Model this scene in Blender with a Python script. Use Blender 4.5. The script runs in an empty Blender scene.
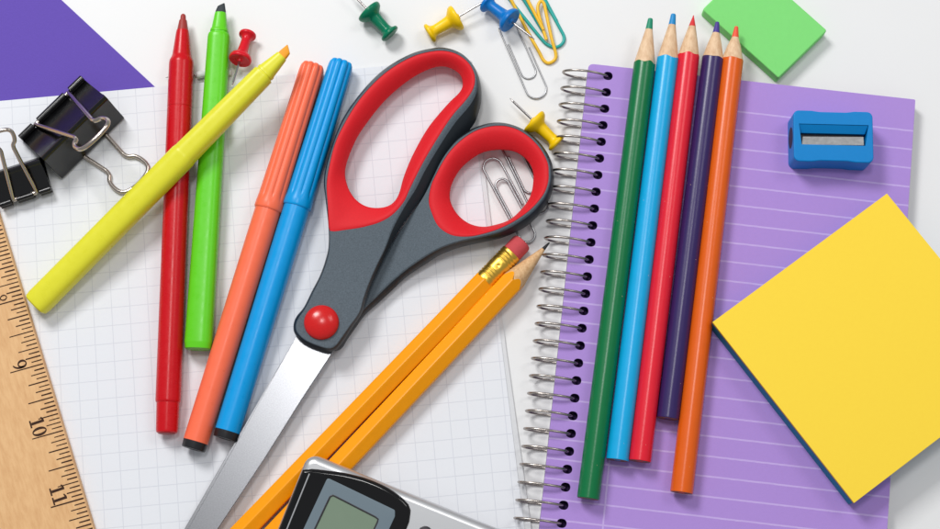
import bpy, bmesh, math, random
from mathutils import Vector, Matrix
from mathutils.geometry import delaunay_2d_cdt
random.seed(7)
PI = math.pi
scene = bpy.context.scene
COL = scene.collection

# ------------------------------------------------------------------ camera model (all lengths in mm, meshes written in metres)
F, TILT, DIST, CX, CY = 1700.0, math.radians(11.5), 623.0, 470.0, 264.5
CAM = Vector((0, -DIST*math.sin(TILT), DIST*math.cos(TILT)))
FWD = Vector((0, math.sin(TILT), -math.cos(TILT)))
UPV = Vector((0, math.cos(TILT), math.sin(TILT)))
RGT = Vector((1, 0, 0))
def ray(px, py):
    return FWD*F + RGT*(px-CX) - UPV*(py-CY)
def at(px, py, z=0.0):
    """point of the desk top (or of a level z mm above it) seen at a given spot of the photograph"""
    d = ray(px, py)
    return CAM + d*((z-CAM.z)/d.z)

# ------------------------------------------------------------------ materials
def lin(r, g, b):
    f = lambda c: (c/255/12.92) if c/255 <= 0.04045 else ((c/255+0.055)/1.055)**2.4
    return (f(r), f(g), f(b), 1.0)
def mat(name, rgb, rough=0.45, metal=0.0, noise=0.0, nscale=600, bump=0.0, bscale=1500, coat=0.0, spec=0.5, stretch=None, sss=0.0, rvar=0.0):
    m = bpy.data.materials.new(name); m.use_nodes = True
    nt = m.node_tree; p = nt.nodes['Principled BSDF']
    c = lin(*rgb)
    p.inputs['Base Color'].default_value = c
    p.inputs['Roughness'].default_value = rough
    p.inputs['Metallic'].default_value = metal
    p.inputs['Specular IOR Level'].default_value = spec
    p.inputs['Coat Weight'].default_value = coat
    p.inputs['Coat Roughness'].default_value = 0.08
    if sss:
        p.inputs['Subsurface Weight'].default_value = sss
        p.inputs['Subsurface Radius'].default_value = (1, 1, 1)
        p.inputs['Subsurface Scale'].default_value = 0.001
    tc = nt.nodes.new('ShaderNodeTexCoord'); mp = nt.nodes.new('ShaderNodeMapping')
    nt.links.new(tc.outputs['Object'], mp.inputs['Vector'])
    if stretch: mp.inputs['Scale'].default_value = stretch
    if noise or rvar:
        n = nt.nodes.new('ShaderNodeTexNoise'); n.inputs['Scale'].default_value = nscale; n.inputs['Detail'].default_value = 5
        nt.links.new(mp.outputs['Vector'], n.inputs['Vector'])
    if noise:
        mx = nt.nodes.new('ShaderNodeMix'); mx.data_type = 'RGBA'
        mx.inputs[6].default_value = tuple(x*(1-noise) for x in c[:3])+(1,)
        mx.inputs[7].default_value = tuple(min(1, x*(1+noise)) for x in c[:3])+(1,)
        nt.links.new(n.outputs['Fac'], mx.inputs[0]); nt.links.new(mx.outputs[2], p.inputs['Base Color'])
    if rvar:
        mr = nt.nodes.new('ShaderNodeMapRange'); mr.inputs[3].default_value = max(0.02, rough-rvar); mr.inputs[4].default_value = rough+rvar
        mr.inputs[1].default_value = 0.3; mr.inputs[2].default_value = 0.7
        nt.links.new(n.outputs['Fac'], mr.inputs[0]); nt.links.new(mr.outputs[0], p.inputs['Roughness'])
    if bump:
        b = nt.nodes.new('ShaderNodeBump'); n2 = nt.nodes.new('ShaderNodeTexNoise')
        n2.inputs['Scale'].default_value = bscale; n2.inputs['Detail'].default_value = 4
        nt.links.new(mp.outputs['Vector'], n2.inputs['Vector'])
        b.inputs['Strength'].default_value = bump; b.inputs['Distance'].default_value = 0.0002
        nt.links.new(n2.outputs['Fac'], b.inputs['Height']); nt.links.new(b.outputs['Normal'], p.inputs['Normal'])
    return m
def mth(nt, op, a, b=None):
    n = nt.nodes.new('ShaderNodeMath'); n.operation = op
    for i, v in enumerate((a, b)):
        if v is None: continue
        if isinstance(v, (int, float)): n.inputs[i].default_value = v
        else: nt.links.new(v, n.inputs[i])
    return n.outputs[0]
def line_mask(nt, coord, pitch, off, width):
    """1 on printed lines every `pitch` metres along coord"""
    fr = mth(nt, 'FRACT', mth(nt, 'DIVIDE', mth(nt, 'SUBTRACT', coord, off-pitch/2), pitch))
    d = mth(nt, 'ABSOLUTE', mth(nt, 'SUBTRACT', fr, 0.5))
    return mth(nt, 'LESS_THAN', d, width/2/pitch)
def ruled(name, rgb, line_rgb, lines, rough=0.7, noise=0.03, strength=1.0, bump=0.15, wob=0.00008):
    """paper with printed lines; lines: (axis, pitch, offset, width, lo, hi) in metres of the sheet's own frame; pitch 0 = one single line"""
    m = mat(name, rgb, rough, noise=noise, nscale=900, bump=bump, bscale=2500)
    nt = m.node_tree; p = nt.nodes['Principled BSDF']
    src = p.inputs['Base Color'].links[0].from_socket
    tc = nt.nodes.new('ShaderNodeTexCoord'); sp = nt.nodes.new('ShaderNodeSeparateXYZ')
    wn = nt.nodes.new('ShaderNodeTexNoise'); wn.inputs['Scale'].default_value = 350
    nt.links.new(tc.outputs['Object'], wn.inputs['Vector']); nt.links.new(tc.outputs['Object'], sp.inputs[0])
    w = mth(nt, 'MULTIPLY', mth(nt, 'SUBTRACT', wn.outputs['Fac'], 0.5), wob*2)
    ge = nt.nodes.new('ShaderNodeNewGeometry'); sg = nt.nodes.new('ShaderNodeSeparateXYZ'); nt.links.new(ge.outputs['Normal'], sg.inputs[0])
    total = None
    for ax, pitch, off, width, lo, hi in lines:
        c = mth(nt, 'ADD', sp.outputs[ax], w)
        if pitch: k = line_mask(nt, c, pitch, off, width)
        else: k = mth(nt, 'LESS_THAN', mth(nt, 'ABSOLUTE', mth(nt, 'SUBTRACT', c, off)), width/2)
        k = mth(nt, 'MULTIPLY', k, mth(nt, 'MULTIPLY', mth(nt, 'GREATER_THAN', c, lo), mth(nt, 'LESS_THAN', c, hi)))
        total = k if total is None else mth(nt, 'MAXIMUM', total, k)
    total = mth(nt, 'MULTIPLY', total, mth(nt, 'GREATER_THAN', sg.outputs[2], 0.8))
    fade = mth(nt, 'ADD', mth(nt, 'MULTIPLY', wn.outputs['Fac'], 0.5), 0.6)
    total = mth(nt, 'MULTIPLY', mth(nt, 'MULTIPLY', total, fade), strength)
    mx = nt.nodes.new('ShaderNodeMix'); mx.data_type = 'RGBA'
    nt.links.new(total, mx.inputs[0]); nt.links.new(src, mx.inputs[6]); mx.inputs[7].default_value = lin(*line_rgb)
    nt.links.new(mx.outputs[2], p.inputs['Base Color'])
    return m
def wood(name, rgb, dark, axis_scale, rough=0.55):
    m = mat(name, rgb, rough, bump=0.1, bscale=1200)
    nt = m.node_tree; p = nt.nodes['Principled BSDF']
    tc = nt.nodes.new('ShaderNodeTexCoord'); mp = nt.nodes.new('ShaderNodeMapping'); mp.inputs['Scale'].default_value = axis_scale
    nt.links.new(tc.outputs['Object'], mp.inputs['Vector'])
    n = nt.nodes.new('ShaderNodeTexNoise'); n.inputs['Scale'].default_value = 1; n.inputs['Detail'].default_value = 8; n.inputs['Roughness'].default_value = 0.62
    nt.links.new(mp.outputs['Vector'], n.inputs['Vector'])
    r = nt.nodes.new('ShaderNodeValToRGB'); r.color_ramp.elements[0].position = 0.3; r.color_ramp.elements[1].position = 0.62
    r.color_ramp.elements[0].color = lin(*dark); r.color_ramp.elements[1].color = lin(*rgb)
    nt.links.new(n.outputs['Fac'], r.inputs['Fac']); nt.links.new(r.outputs['Color'], p.inputs['Base Color'])
    return m
M = {}
M['table'] = mat('white desk laminate', (233, 233, 233), 0.5, noise=0.01, nscale=60, bump=0.05, bscale=900, spec=0.3)
M['purple_card'] = mat('purple card', (94, 68, 172), 0.75, noise=0.05, nscale=1400, bump=0.35, bscale=1800)
M['board'] = mat('grey board', (217, 218, 220), 0.8, noise=0.03)
M['black_steel'] = mat('black enamel', (9, 9, 11), 0.2, spec=0.55, noise=0.1, rvar=0.04, nscale=300)
M['wire'] = mat('nickel wire', (190, 180, 170), 0.2, metal=1.0)
M['coil'] = mat('coil wire', (176, 168, 162), 0.25, metal=1.0)
M['clip'] = mat('clip wire', (172, 172, 174), 0.36, metal=1.0)
M['steel'] = mat('needle steel', (185, 180, 178), 0.2, metal=1.0)
M['blade'] = mat('brushed blade', (156, 157, 161), 0.29, metal=1.0, noise=0.28, nscale=2200, bump=0.03, bscale=3500)
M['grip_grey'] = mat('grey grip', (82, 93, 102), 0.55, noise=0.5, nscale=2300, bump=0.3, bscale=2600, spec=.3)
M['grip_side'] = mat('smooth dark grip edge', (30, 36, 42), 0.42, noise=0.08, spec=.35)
M['grip_red'] = mat('red grip', (218, 30, 40), 0.6, noise=0.08, nscale=1800, bump=0.2, bscale=2200, spec=.25)
M['rivet'] = mat('red rivet', (208, 26, 26), 0.22, noise=0.12, nscale=1800, bump=0.08, spec=.45)
M['pencil_yellow'] = mat('pencil lacquer', (248, 158, 0), 0.3, noise=0.05, spec=.3)
M['cedar'] = wood('cedar', (226, 186, 138), (196, 148, 100), (900, 900, 900))
M['pale_wood'] = wood('pale wood', (232, 200, 164), (206, 164, 124), (700, 250, 700))
M['graphite'] = mat('graphite', (44, 44, 46), 0.3, metal=0.4)
M['brass'] = mat('brass ferrule', (240, 196, 84), 0.36, metal=1.0, noise=0.08, nscale=900)
M['pink_rubber'] = mat('pink eraser', (200, 72, 78), 0.8, noise=0.1, nscale=900, bump=0.4, bscale=1500)
M['wood_ruler'] = None
M['ink'] = mat('printed ink', (62, 40, 30), 0.8, noise=.35, nscale=1500, spec=.2)
M['black_plug'] = mat('black plug', (26, 26, 30), 0.35)
M['silver'] = mat('silver plastic', (206, 207, 209), 0.36, metal=0.75, noise=0.03, nscale=2500)
M['piano_black'] = mat('glossy black', (5, 5, 7), 0.1, spec=.5)
M['bezel'] = mat('blue grey bezel', (104, 120, 130), 0.45)
M['lcd'] = mat('lcd glass', (122, 140, 120), 0.2, noise=0.03, nscale=200)
M['rubber_key'] = mat('dark key', (46, 42, 48), 0.5)
M['sharp_blue'] = mat('blue plastic', (0, 128, 200), 0.42, noise=0.04, bump=0.1, spec=.22)
M['gap_shade'] = mat('gap shade', (18, 16, 32), 0.6)  # shade colour for the sharpener's cavity and hole
M['cutter'] = mat('cutter steel', (158, 158, 158), 0.42, metal=0.9, noise=0.35, nscale=500, bump=0.3, bscale=900)
M['eraser_green'] = mat('green rubber', (124, 218, 116), 0.6, noise=0.03, nscale=500, bump=0.15, sss=0.15)
M['note_yellow'] = mat('yellow notes', (255, 217, 58), 0.75, noise=0.02, nscale=700)
M['note_orange'] = mat('orange notes', (190, 110, 40), 0.75, noise=0.1, nscale=700)
M['note_blue'] = mat('blue notes', (0, 124, 152), 0.75, noise=0.3, nscale=500, stretch=(.15, .15, 8))
def plastic(n, rgb, rough=0.3): return mat(n, rgb, rough, noise=0.04, nscale=350, spec=.32, rvar=.05)

# ------------------------------------------------------------------ object helpers
WM = {}
def finish(o, label=None, cat=None, group=None, kind=None):
    if label: o['label'] = label
    if cat: o['category'] = cat
    if group: o['group'] = group
    if kind: o['kind'] = kind
    return o
def thing(name, label, cat, loc=(0, 0, 0), rotz=0.0, group=None):
    o = bpy.data.objects.new(name, None); COL.objects.link(o)
    o.empty_display_size = 0.01
    mw = Matrix.Translation(Vector(loc)*0.001) @ Matrix.Rotation(rotz, 4, 'Z')
    o.matrix_world = mw; WM[o.name] = mw
    return finish(o, label, cat, group)
def obj(name, bm, m, parent=None, ang=35, loc=None, flat=False, local=False):
    """link a bmesh (world mm) as one mesh object; with a parent it is stored in the parent's frame"""
    bmesh.ops.recalc_face_normals(bm, faces=bm.faces)
    if parent is not None: mw = WM[parent.name]
    else:
        if loc is None:
            n = len(bm.verts); c = Vector((0, 0, 0))
            for v in bm.verts: c += v.co
            loc = Vector((c.x/n, c.y/n, min(v.co.z for v in bm.verts)))
        mw = Matrix.Translation(Vector(loc)*0.001)
    inv = mw.inverted()
    for v in bm.verts:
        v.co = v.co*0.001 if local else inv @ (v.co*0.001)
    me = bpy.data.meshes.new(name); bm.to_mesh(me); bm.free()
    for mm in (m if isinstance(m, (list, tuple)) else [m]): me.materials.append(mm)
    if not flat:
        for p in me.polygons: p.use_smooth = True
        me.set_sharp_from_angle(angle=math.radians(ang))
    o = bpy.data.objects.new(name, me); COL.objects.link(o)
    if not flat:
        wm = o.modifiers.new('weighted normals', 'WEIGHTED_NORMAL'); wm.keep_sharp = True; wm.weight = 60
    if parent is not None: o.parent = parent
    else: o.matrix_world = mw
    WM[o.name] = mw
    return o
def ring(bm, pts): return [bm.verts.new(p) for p in pts]
def bridge(bm, a, b, closed=True):
    n = len(a)
    for i in range(n if closed else n-1):
        j = (i+1) % n
        bm.faces.new((a[i], a[j], b[j], b[i]))
def catmull(pts, n=8, closed=True):
    P = [Vector(p) for p in pts]; out = []; L = len(P)
    for i in range(L if closed else L-1):
        if closed: p0, p1, p2, p3 = P[i-1], P[i], P[(i+1) % L], P[(i+2) % L]
        else: p0, p1, p2, p3 = P[max(i-1, 0)], P[i], P[i+1], P[min(i+2, L-1)]
        for k in range(n):
            t = k/n
            out.append(0.5*((2*p1)+(p2-p0)*t+(2*p0-5*p1+4*p2-p3)*t*t+(3*p1-p0-3*p2+p3)*t**3))
    if not closed: out.append(P[-1].copy())
    return out
def resample(pts, n, closed=True):
    P = pts+[pts[0]] if closed else pts
    d = [0]
    for a, b in zip(P, P[1:]): d.append(d[-1]+(b-a).length)
    out = []; k = 0
    for i in range(n):
        s = d[-1]*i/(n if closed else n-1)
        while k < len(P)-2 and d[k+1] < s: k += 1
        t = (s-d[k])/max(d[k+1]-d[k], 1e-9)
        out.append(P[k].lerp(P[k+1], t))
    return out
def inside(x, y, poly):
    c = False; n = len(poly); j = n-1
    for i in range(n):
        xi, yi, xj, yj = poly[i][0], poly[i][1], poly[j][0], poly[j][1]
        if (yi > y) != (yj > y) and x < (xj-xi)*(y-yi)/(yj-yi)+xi: c = not c
        j = i
    return c
def fill(bm, outer, holes=()):
    """triangulated cap with holes between loops of bmesh vertices"""
    loops = [outer]+list(holes)
    vs = []; ed = []; bv = []
    for lp in loops:
        s = len(vs)
        for i, v in enumerate(lp):
            vs.append(Vector((v.co.x, v.co.y))); bv.append(v); ed.append((s+i, s+(i+1) % len(lp)))
    res = delaunay_2d_cdt(vs, ed, [], 0, 1e-7)
    ov = res[3]
    polys = [[(v.co.x, v.co.y) for v in lp] for lp in loops]
    for f in res[2]:
        cx = sum(res[0][i].x for i in f)/len(f); cy = sum(res[0][i].y for i in f)/len(f)
        if not inside(cx, cy, polys[0]) or any(inside(cx, cy, h) for h in polys[1:]): continue
        try: bm.faces.new([bv[ov[i][0]] for i in f])
        except (ValueError, IndexError): pass
def prism(bm, pts, z0, z1, bev=0.0, seg=3, holes=(), botbev=False, hole_depth=None):
    """upright prism over a polygon (list of 2-D points, counter-clockwise) with a rounded top edge and optional holes"""
    n = len(pts); P = [Vector((p[0], p[1])) for p in pts]
    area = sum(P[i].x*P[(i+1) % n].y-P[(i+1) % n].x*P[i].y for i in range(n))
    if area < 0: P.reverse()
    def inset(d):
        out = []
        for i in range(n):
            a = (P[i]-P[i-1]).normalized(); b = (P[(i+1) % n]-P[i]).normalized()
            na, nb = Vector((-a.y, a.x)), Vector((-b.y, b.x))
            k = (na+nb); k = k/max(k.length_squared/2, 0.2)
            out.append(P[i]+k*d)
        return out
    rows = []
    def row(d, z): rows.append(ring(bm, [(q.x, q.y, z) for q in inset(d)]))
    if botbev:
        for k in range(seg): a = PI/2*k/seg; row(bev*(1-math.sin(a)), z0+bev*(1-math.cos(a)))
    row(0, z0+(bev if botbev else 0))
    if bev:
        for k in range(seg+1): a = PI/2*k/seg; row(bev*(1-math.cos(a)), z1-bev*(1-math.sin(a)))
    else: row(0, z1)
    for a, b in zip(rows, rows[1:]): bridge(bm, a, b)
    hl = []
    for h in holes:
        top = ring(bm, [(q[0], q[1], z1) for q in h]); hl.append(top)
        bot = ring(bm, [(q[0], q[1], z0 if hole_depth is None else z1-hole_depth) for q in h])
        bridge(bm, top, bot)
        if hole_depth is not None: bm.faces.new(bot)
    if hl: fill(bm, rows[-1], hl)
    else: bm.faces.new(rows[-1])
    if hole_depth is not None or not hl: bm.faces.new(rows[0])
def rrect(x0, y0, x1, y1, r, n=5):
    out = []
    for cx, cy, a0 in ((x1-r, y1-r, 0), (x0+r, y1-r, 90), (x0+r, y0+r, 180), (x1-r, y0+r, 270)):
        for k in range(n+1):
            a = math.radians(a0+90*k/n); out.append((cx+r*math.cos(a), cy+r*math.sin(a)))
    return out
def round_poly(pts, r, n=5):
    """round the corners of a polygon of 2-D points"""
    out = []; N = len(pts)
    rr = r if isinstance(r, (list, tuple)) else [r]*N
    for i in range(N):
        p = Vector(pts[i][:2]); a = Vector(pts[i-1][:2]); b = Vector(pts[(i+1) % N][:2])
        da = (a-p).normalized(); db = (b-p).normalized()
        if rr[i] <= 0: out.append((p.x, p.y)); continue
        half = da.angle(db)/2; L = min(rr[i]/math.tan(half), (a-p).length*.45, (b-p).length*.45)
        p0, p2 = p+da*L, p+db*L
        for k in range(n+1):
            t = k/n; q = p0*(1-t)**2+p*2*t*(1-t)+p2*t*t; out.append((q.x, q.y))
    return out
def frame(A, B):
    d = (B-A).normalized(); up = Vector((0, 0, 1)) if abs(d.z) < .95 else Vector((0, 1, 0)); up = (up-d*up.dot(d)).normalized()
    return d, d.cross(up), up
def lathe(bm, A, B, st, n=40, sec=None, cap0=True, cap1=True):
    """surface round the axis A->B; st rows (t, a[, b[, shear]]); sec(theta, row) scales the radius"""
    d, s, u = frame(A, B); rows = []
    for k, r in enumerate(st):
        t, a = r[0], r[1]; b = r[2] if len(r) > 2 and r[2] is not None else a; sh = r[3] if len(r) > 3 else 0
        pts = []
        for i in range(n):
            th = 2*PI*i/n; q = sec(th, k) if sec else 1.0
            x, y = a*q*math.cos(th), b*q*math.sin(th)
            tt = t(th) if callable(t) else t
            pts.append(A+d*(tt+sh*x)+s*x+u*y)
        rows.append(ring(bm, pts))
    for a, b in zip(rows, rows[1:]): bridge(bm, a, b)
    if cap0: bm.faces.new(rows[0])
    if cap1: bm.faces.new(rows[-1])
def tube(bm, pts, r, n=10, closed=False):
    P = [Vector(p) for p in pts]; N = len(P); rows = []
    ref = None
    for i in range(N):
        if closed: t = (P[(i+1) % N]-P[i-1]).normalized()
        else: t = (P[min(i+1, N-1)]-P[max(i-1, 0)]).normalized()
        if ref is None:
            ref = Vector((0, 0, 1)) if abs(t.z) < 0.9 else Vector((1, 0, 0))
        ref = (ref-t*ref.dot(t)).normalized(); s = t.cross(ref)
        rr = r[i] if isinstance(r, (list, tuple)) else r
        rows.append(ring(bm, [P[i]+ref*(rr*math.cos(2*PI*k/n))+s*(rr*math.sin(2*PI*k/n)) for k in range(n)]))
    for a, b in zip(rows, rows[1:]): bridge(bm, a, b)
    if closed: bridge(bm, rows[-1], rows[0])
    else: bm.faces.new(rows[0]); bm.faces.new(rows[-1])
def new(): return bmesh.new()
def xy(v): return (v.x, v.y)
def sm(x, a, b):
    t = max(0, min(1, (x-a)/(b-a))); return t*t*(3-2*t)

# ------------------------------------------------------------------ the desk top
bm = new()
prism(bm, [(-900, -700), (900, -700), (900, 800), (-900, 800)], -25, 0, 2)
finish(obj('table', bm, M['table'], loc=(0, 0, 0)), kind='structure')

PAD = 1.3      # top of the graph paper above the desk
# purple card under the paper
c = [at(-70, -122, .4), at(155.3, 87.2, .4), at(190, 119, .4), at(-90, 170, .4)]
bm = new(); prism(bm, [xy(p) for p in c], 0.05, 0.45)
finish(obj('purple_card', bm, M['purple_card'], flat=True), 'purple sheet of card showing as a corner above the graph paper at top left', 'card')

# graph paper pad
TLp, BRd = at(-60, 106.5, PAD), at(204, 82.5, PAD)
rz = math.atan2(BRd.y-TLp.y, BRd.x-TLp.x)
pad = thing('graph_paper_pad', 'white graph paper pad with faint square grid under the scissors and markers', 'paper pad', at(200, 300, 0), rz)
tr = at(466, 58.7, PAD); br = at(526.5, 545, PAD); brr = at(560, 800, PAD); bl = at(-150, 830, PAD)
M['graph'] = ruled('graph paper', (229, 231, 236), (196, 199, 209),
    [(0, 0.0066, 0.001, 0.00028, -1, 1), (1, 0.0066, 0.0, 0.00028, -1, 1)], 0.7, 0.012, 0.62, 0.1, 0.00003)
bm = new(); prism(bm, [xy(p) for p in (TLp, bl, brr, br, tr)], 0.95, PAD)
obj('page', bm, M['graph'], pad, flat=True)
bm = new()
prism(bm, [xy(p) for p in (at(300, 90, .5), at(300, 800, .5), at(567, 800, .5), at(533.5, 545, .5), at(505.5, 345, .5), at(487, 190, .5), at(471, 60.5, .5))], 0.5, 0.93)
obj('backing_board', bm, M['board'], pad, flat=True)

# ------------------------------------------------------------------ wooden ruler
rt = PAD+3.4
E0, E1 = at(0, 217.5, rt), at(94, 529, rt)
rd = (E1-E0).normalized(); ru = Vector((rd.y, -rd.x, 0)).normalized()
if ru.x > 0: ru = -ru
M['wood_ruler'] = wood('ruler wood', (228, 182, 128), (212, 162, 108), (700, 160, 700), 0.6)
ruler = thing('wooden_ruler', 'wooden inch ruler with burnt-in marks along the left edge', 'ruler', (E0+rd*60).to_tuple()[:2]+(PAD,), math.atan2(rd.y, rd.x)+PI/2)
bm = new()
a, b = E0-rd*150, E1+rd*60
prism(bm, [xy(p) for p in (a, b, b+ru*38, a+ru*38)], PAD+0.02, rt, 0.5, 2)
obj('ruler_body', bm, M['wood_ruler'], ruler)
ten = at(65.2, 429.6, rt); s10 = (ten-E0).dot(rd)
bm = new()
def strip(o, d, w, l):
    z = rt+0.03; n = Vector((d.y, -d.x, 0))*(w/2)
    bm.faces.new([bm.verts.new((q.x, q.y, z)) for q in (o-n, o+n, o+d*l+n*.8, o+d*l-n*.8)])
for k in range(-64, 40):
    l = 11.7 if k % 16 == 0 else 9.0 if k % 8 == 0 else 7.3 if k % 4 == 0 else 5.4 if k % 2 == 0 else 3.8
    strip(E0+rd*(s10+k*25.4/16)+ru*0.35, (ru-rd*.055).normalized(), 0.5+random.uniform(-.08, .12), l*random.uniform(.96, 1.04))
obj('graduation_marks', bm, M['ink'], ruler, flat=True)
def glyph(bm, ch, org, h):
    # reading direction runs down the ruler, tops of the figures face its edge
    def P(x, y): q = org+rd*(x*h)-ru*(y*h); return (q.x, q.y, rt+0.035)
    def poly(pts): bm.faces.new([bm.verts.new(P(*p)) for p in pts])
    def oval(cx, cy, rx, ry, ix, iy, a0=0, a1=360, n=28):
        rows = []
        for k in range(n+1):
            a = math.radians(a0+(a1-a0)*k/n)
            rows.append((bm.verts.new(P(cx+rx*math.cos(a), cy+ry*math.sin(a))), bm.verts.new(P(cx+ix*math.cos(a), cy+iy*math.sin(a)))))
        for (p, q), (r, s) in zip(rows, rows[1:]): bm.faces.new((p, r, s, q))
    if ch == '1':
        poly([(.22, .115), (.41, .115), (.41, 1), (.22, 1)]); poly([(.05, 0), (.58, 0), (.58, .11), (.05, .11)]); poly([(.04, .8), (.215, .86), (.215, 1), (.04, .9)])
    if ch == '0': oval(.3, .5, .31, .5, .13, .42)
    if ch == '9': oval(.3, .68, .3, .32, .14, .23); oval(.18, .55, .42, .55, .28, .46, -80, 20)
    if ch == '8': oval(.3, .75, .22, .25, .12, .18); oval(.3, .25, .28, .25, .16, .18)
for txt, k in (('8', -32), ('9', -16), ('10', 0), ('11', 16)):
    bm = new(); h = 5.2; w = 0.66*h
    for i, ch in enumerate(txt):
        glyph(bm, ch, E0+rd*(s10+k*25.4/16-0.55-w*(len(txt)-i))+ru*11.0, h)
    obj('numeral', bm, M['ink'], ruler, flat=True)

# ------------------------------------------------------------------ markers
def hexsec(n=6):
    def f(th, k):
        a = (th+PI/2) % (2*PI/n)-PI/n
        return min(1.0/math.cos(a), 1.135)
    return f
def boxy(e):
    return lambda th, k: 1.0/((abs(math.cos(th))**e+abs(math.sin(th))**e)**(1/e))

# red fine marker
def px_axis(pa, pb, za, zb):
    A, B = at(*pa, za), at(*pb, zb); L = (B-A).length
    return A, B, L, L/math.hypot(pb[0]-pa[0], pb[1]-pa[1])
z = PAD+4.4
A, B, L, k = px_axis((183.3, 14), (166.8, 433), z, z)
mk = thing('marker', 'red slim marker lying uncapped left of the green highlighter', 'marker', ((A+B)/2).to_tuple()[:2]+(PAD,))
red = plastic('red plastic', (200, 10, 24), .28)
bm = new()
lathe(bm, A, B, [(x*k, r*k) for x, r in ((17, 5.2), (17.4, 6.0), (20, 6.5), (43, 9.2), (46, 10.2), (49, 11.8), (52, 12.2), (97, 12.2), (97.4, 11.9), (98.2, 11.9), (98.6, 12.2), (388, 12.0), (389.5, 11.7), (390.5, 10.9), (416, 10.4), (418.4, 10.0), (419.5, 8.6))])
obj('barrel', bm, red, mk)
bm = new(); lathe(bm, A, B, [(0*k, .8*k), (.6*k, 1.8*k), (2*k, 2.6*k), (6*k, 2.9*k), (7*k, 3.8*k), (17.6*k, 5.6*k)])
obj('nib', bm, mat('red nib', (158, 46, 40), .5), mk)
bm = new(); lathe(bm, A, B, [(418.9*k, 8.2*k), (419.9*k, 8.0*k), (420.3*k, 7*k)]); obj('end_plug', bm, mat('dark red plug', (150, 16, 24), .4), mk)

def highlighter(name, label, pa, pb, za, zb, st, nibst, body, nibm, e=2.7):
    A, B, L, k = px_axis(pa, pb, za, zb)
    t = thing(name, label, 'highlighter', ((A+B)/2).to_tuple()[:2]+(PAD,), 0, 'uncapped chisel-tip highlighters')
    bm = new()
    lathe(bm, A, B, [(x*k, r*k, r*k*q) for x, r, q in st], 48, boxy(e)); obj('barrel', bm, body, t)
    bm = new()
    lathe(bm, A, B, [(x*k, a*k, b*k, s) for x, a, b, s in nibst], 24, boxy(4)); obj('chisel_nib', bm, nibm, t)
    return t
gz = PAD+4.7
hs = 0.93
highlighter('highlighter', 'green highlighter with dark chisel tip lying beside the red marker', (221.3, 2), (198.2, 349.5), gz, gz,
    [(11.5, 5.0, .9), (12, 5.5, .9), (28, 7.7, .9), (29, 8.6, .9), (31.4, 8.9, .9), (31.8, 8.4, .9), (33, 8.4, .9), (33.6, 10.0, .9), (35, 10.6, .9), (38, 10.9, .88), (330, 13.2, .8), (341, 13.3, .8), (343, 13.0, .8), (347.6, 12.4, .78), (348.5, 10.5, .7)],
    [(3.2, 3.3, 1.6, .55), (4, 3.6, 1.9, .55), (10, 5.0, 3.4, .1), (13, 4.9, 4.0, 0)], plastic('green plastic', (98, 206, 30), .3), mat('dark green nib', (28, 40, 46), .6))
yA, yB = (290.5, 47.5), (35, 305.5)
highlighter('highlighter', 'yellow highlighter with orange chisel tip lying across the red and green ones', yA, yB, PAD+18.5, PAD+5.0,
    [(12, 5.4, .9), (12.6, 6.0, .9), (33, 8.9, .9), (34, 9.6, .9), (36.5, 9.8, .9), (36.8, 9.2, .9), (38, 9.2, .9), (38.4, 10.7, .9), (40, 11.0, .9), (150, 12.9, .87), (152, 13.2, .87), (154, 13.6, .85), (345, 13.9, .8), (356, 13.9, .8), (361.5, 13.2, .8), (363, 11.5, .75)],
    [(2.5, 4.0, 1.6, -.6), (3.2, 4.3, 1.9, -.6), (9, 4.9, 3.0, -.3), (14, 5.0, 3.8, 0)], plastic('yellow plastic', (224, 220, 52), .3), mat('orange nib', (240, 158, 12), .6))

def felt_pen(label, pa, pb, cap_px, rgb, r_scale=1.0):
    zz = PAD+5.0
    A, B, L, k = px_axis(pa, pb, zz, zz-.4)
    t = thing('felt_pen', label, 'felt pen', ((A+B)/2).to_tuple()[:2]+(PAD,), 0, 'capped felt pens with ribbed caps')
    body = plastic('pen plastic', rgb, .32)
    Lp = math.hypot(pb[0]-pa[0], pb[1]-pa[1])
    bm = new()
    lathe(bm, A, B, [(x*k, r*k*r_scale) for x, r in ((cap_px-6, 13), (cap_px+30, 13.1), (Lp-8.5, 12.2), (Lp-7.7, 12.0))]); obj('barrel', bm, body, t)
    st = [(0, 9.6), (.8, 10.9), (2.4, 11.8), (5, 12.3), (10, 12.6), (40, 12.8), (100, 13.3), (cap_px-16, 13.8), (cap_px-12, 14.0), (cap_px-9, 14.1), (cap_px-7, 14.3), (cap_px-2, 14.4), (cap_px-.8, 14.2), (cap_px, 13.7)]
    amp = [.5, .36, .26, .21, .18, .15, .13, .11, .07, .01, 0, 0, 0, 0]
    def sec(th, i):
        c = abs(math.cos(4.5*th)); return 1-amp[i]*(1-c**.5)
    bm = new(); lathe(bm, A, B, [(x*k, r*k*r_scale) for x, r in st], 200, sec); obj('ribbed_cap', bm, body, t, ang=50)
    bm = new(); lathe(bm, A, B, [((Lp-8)*k, 12.1*k*r_scale), ((Lp-1.2)*k, 11.7*k*r_scale), ((Lp-.3)*k, 11.0*k*r_scale), (Lp*k, 9.6*k*r_scale), (Lp*k, 6.5*k), ((Lp-2)*k, 5.5*k)])
    obj('end_plug', bm, M['black_plug'], t)
felt_pen('coral felt pen with ribbed cap and black end plug', (313.5, 64.5), (193.2, 449.5), 157, (252, 114, 80))
felt_pen('blue felt pen with ribbed cap lying between coral pen and scissors', (342, 61.5), (225, 439), 157, (0, 154, 224))

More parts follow.
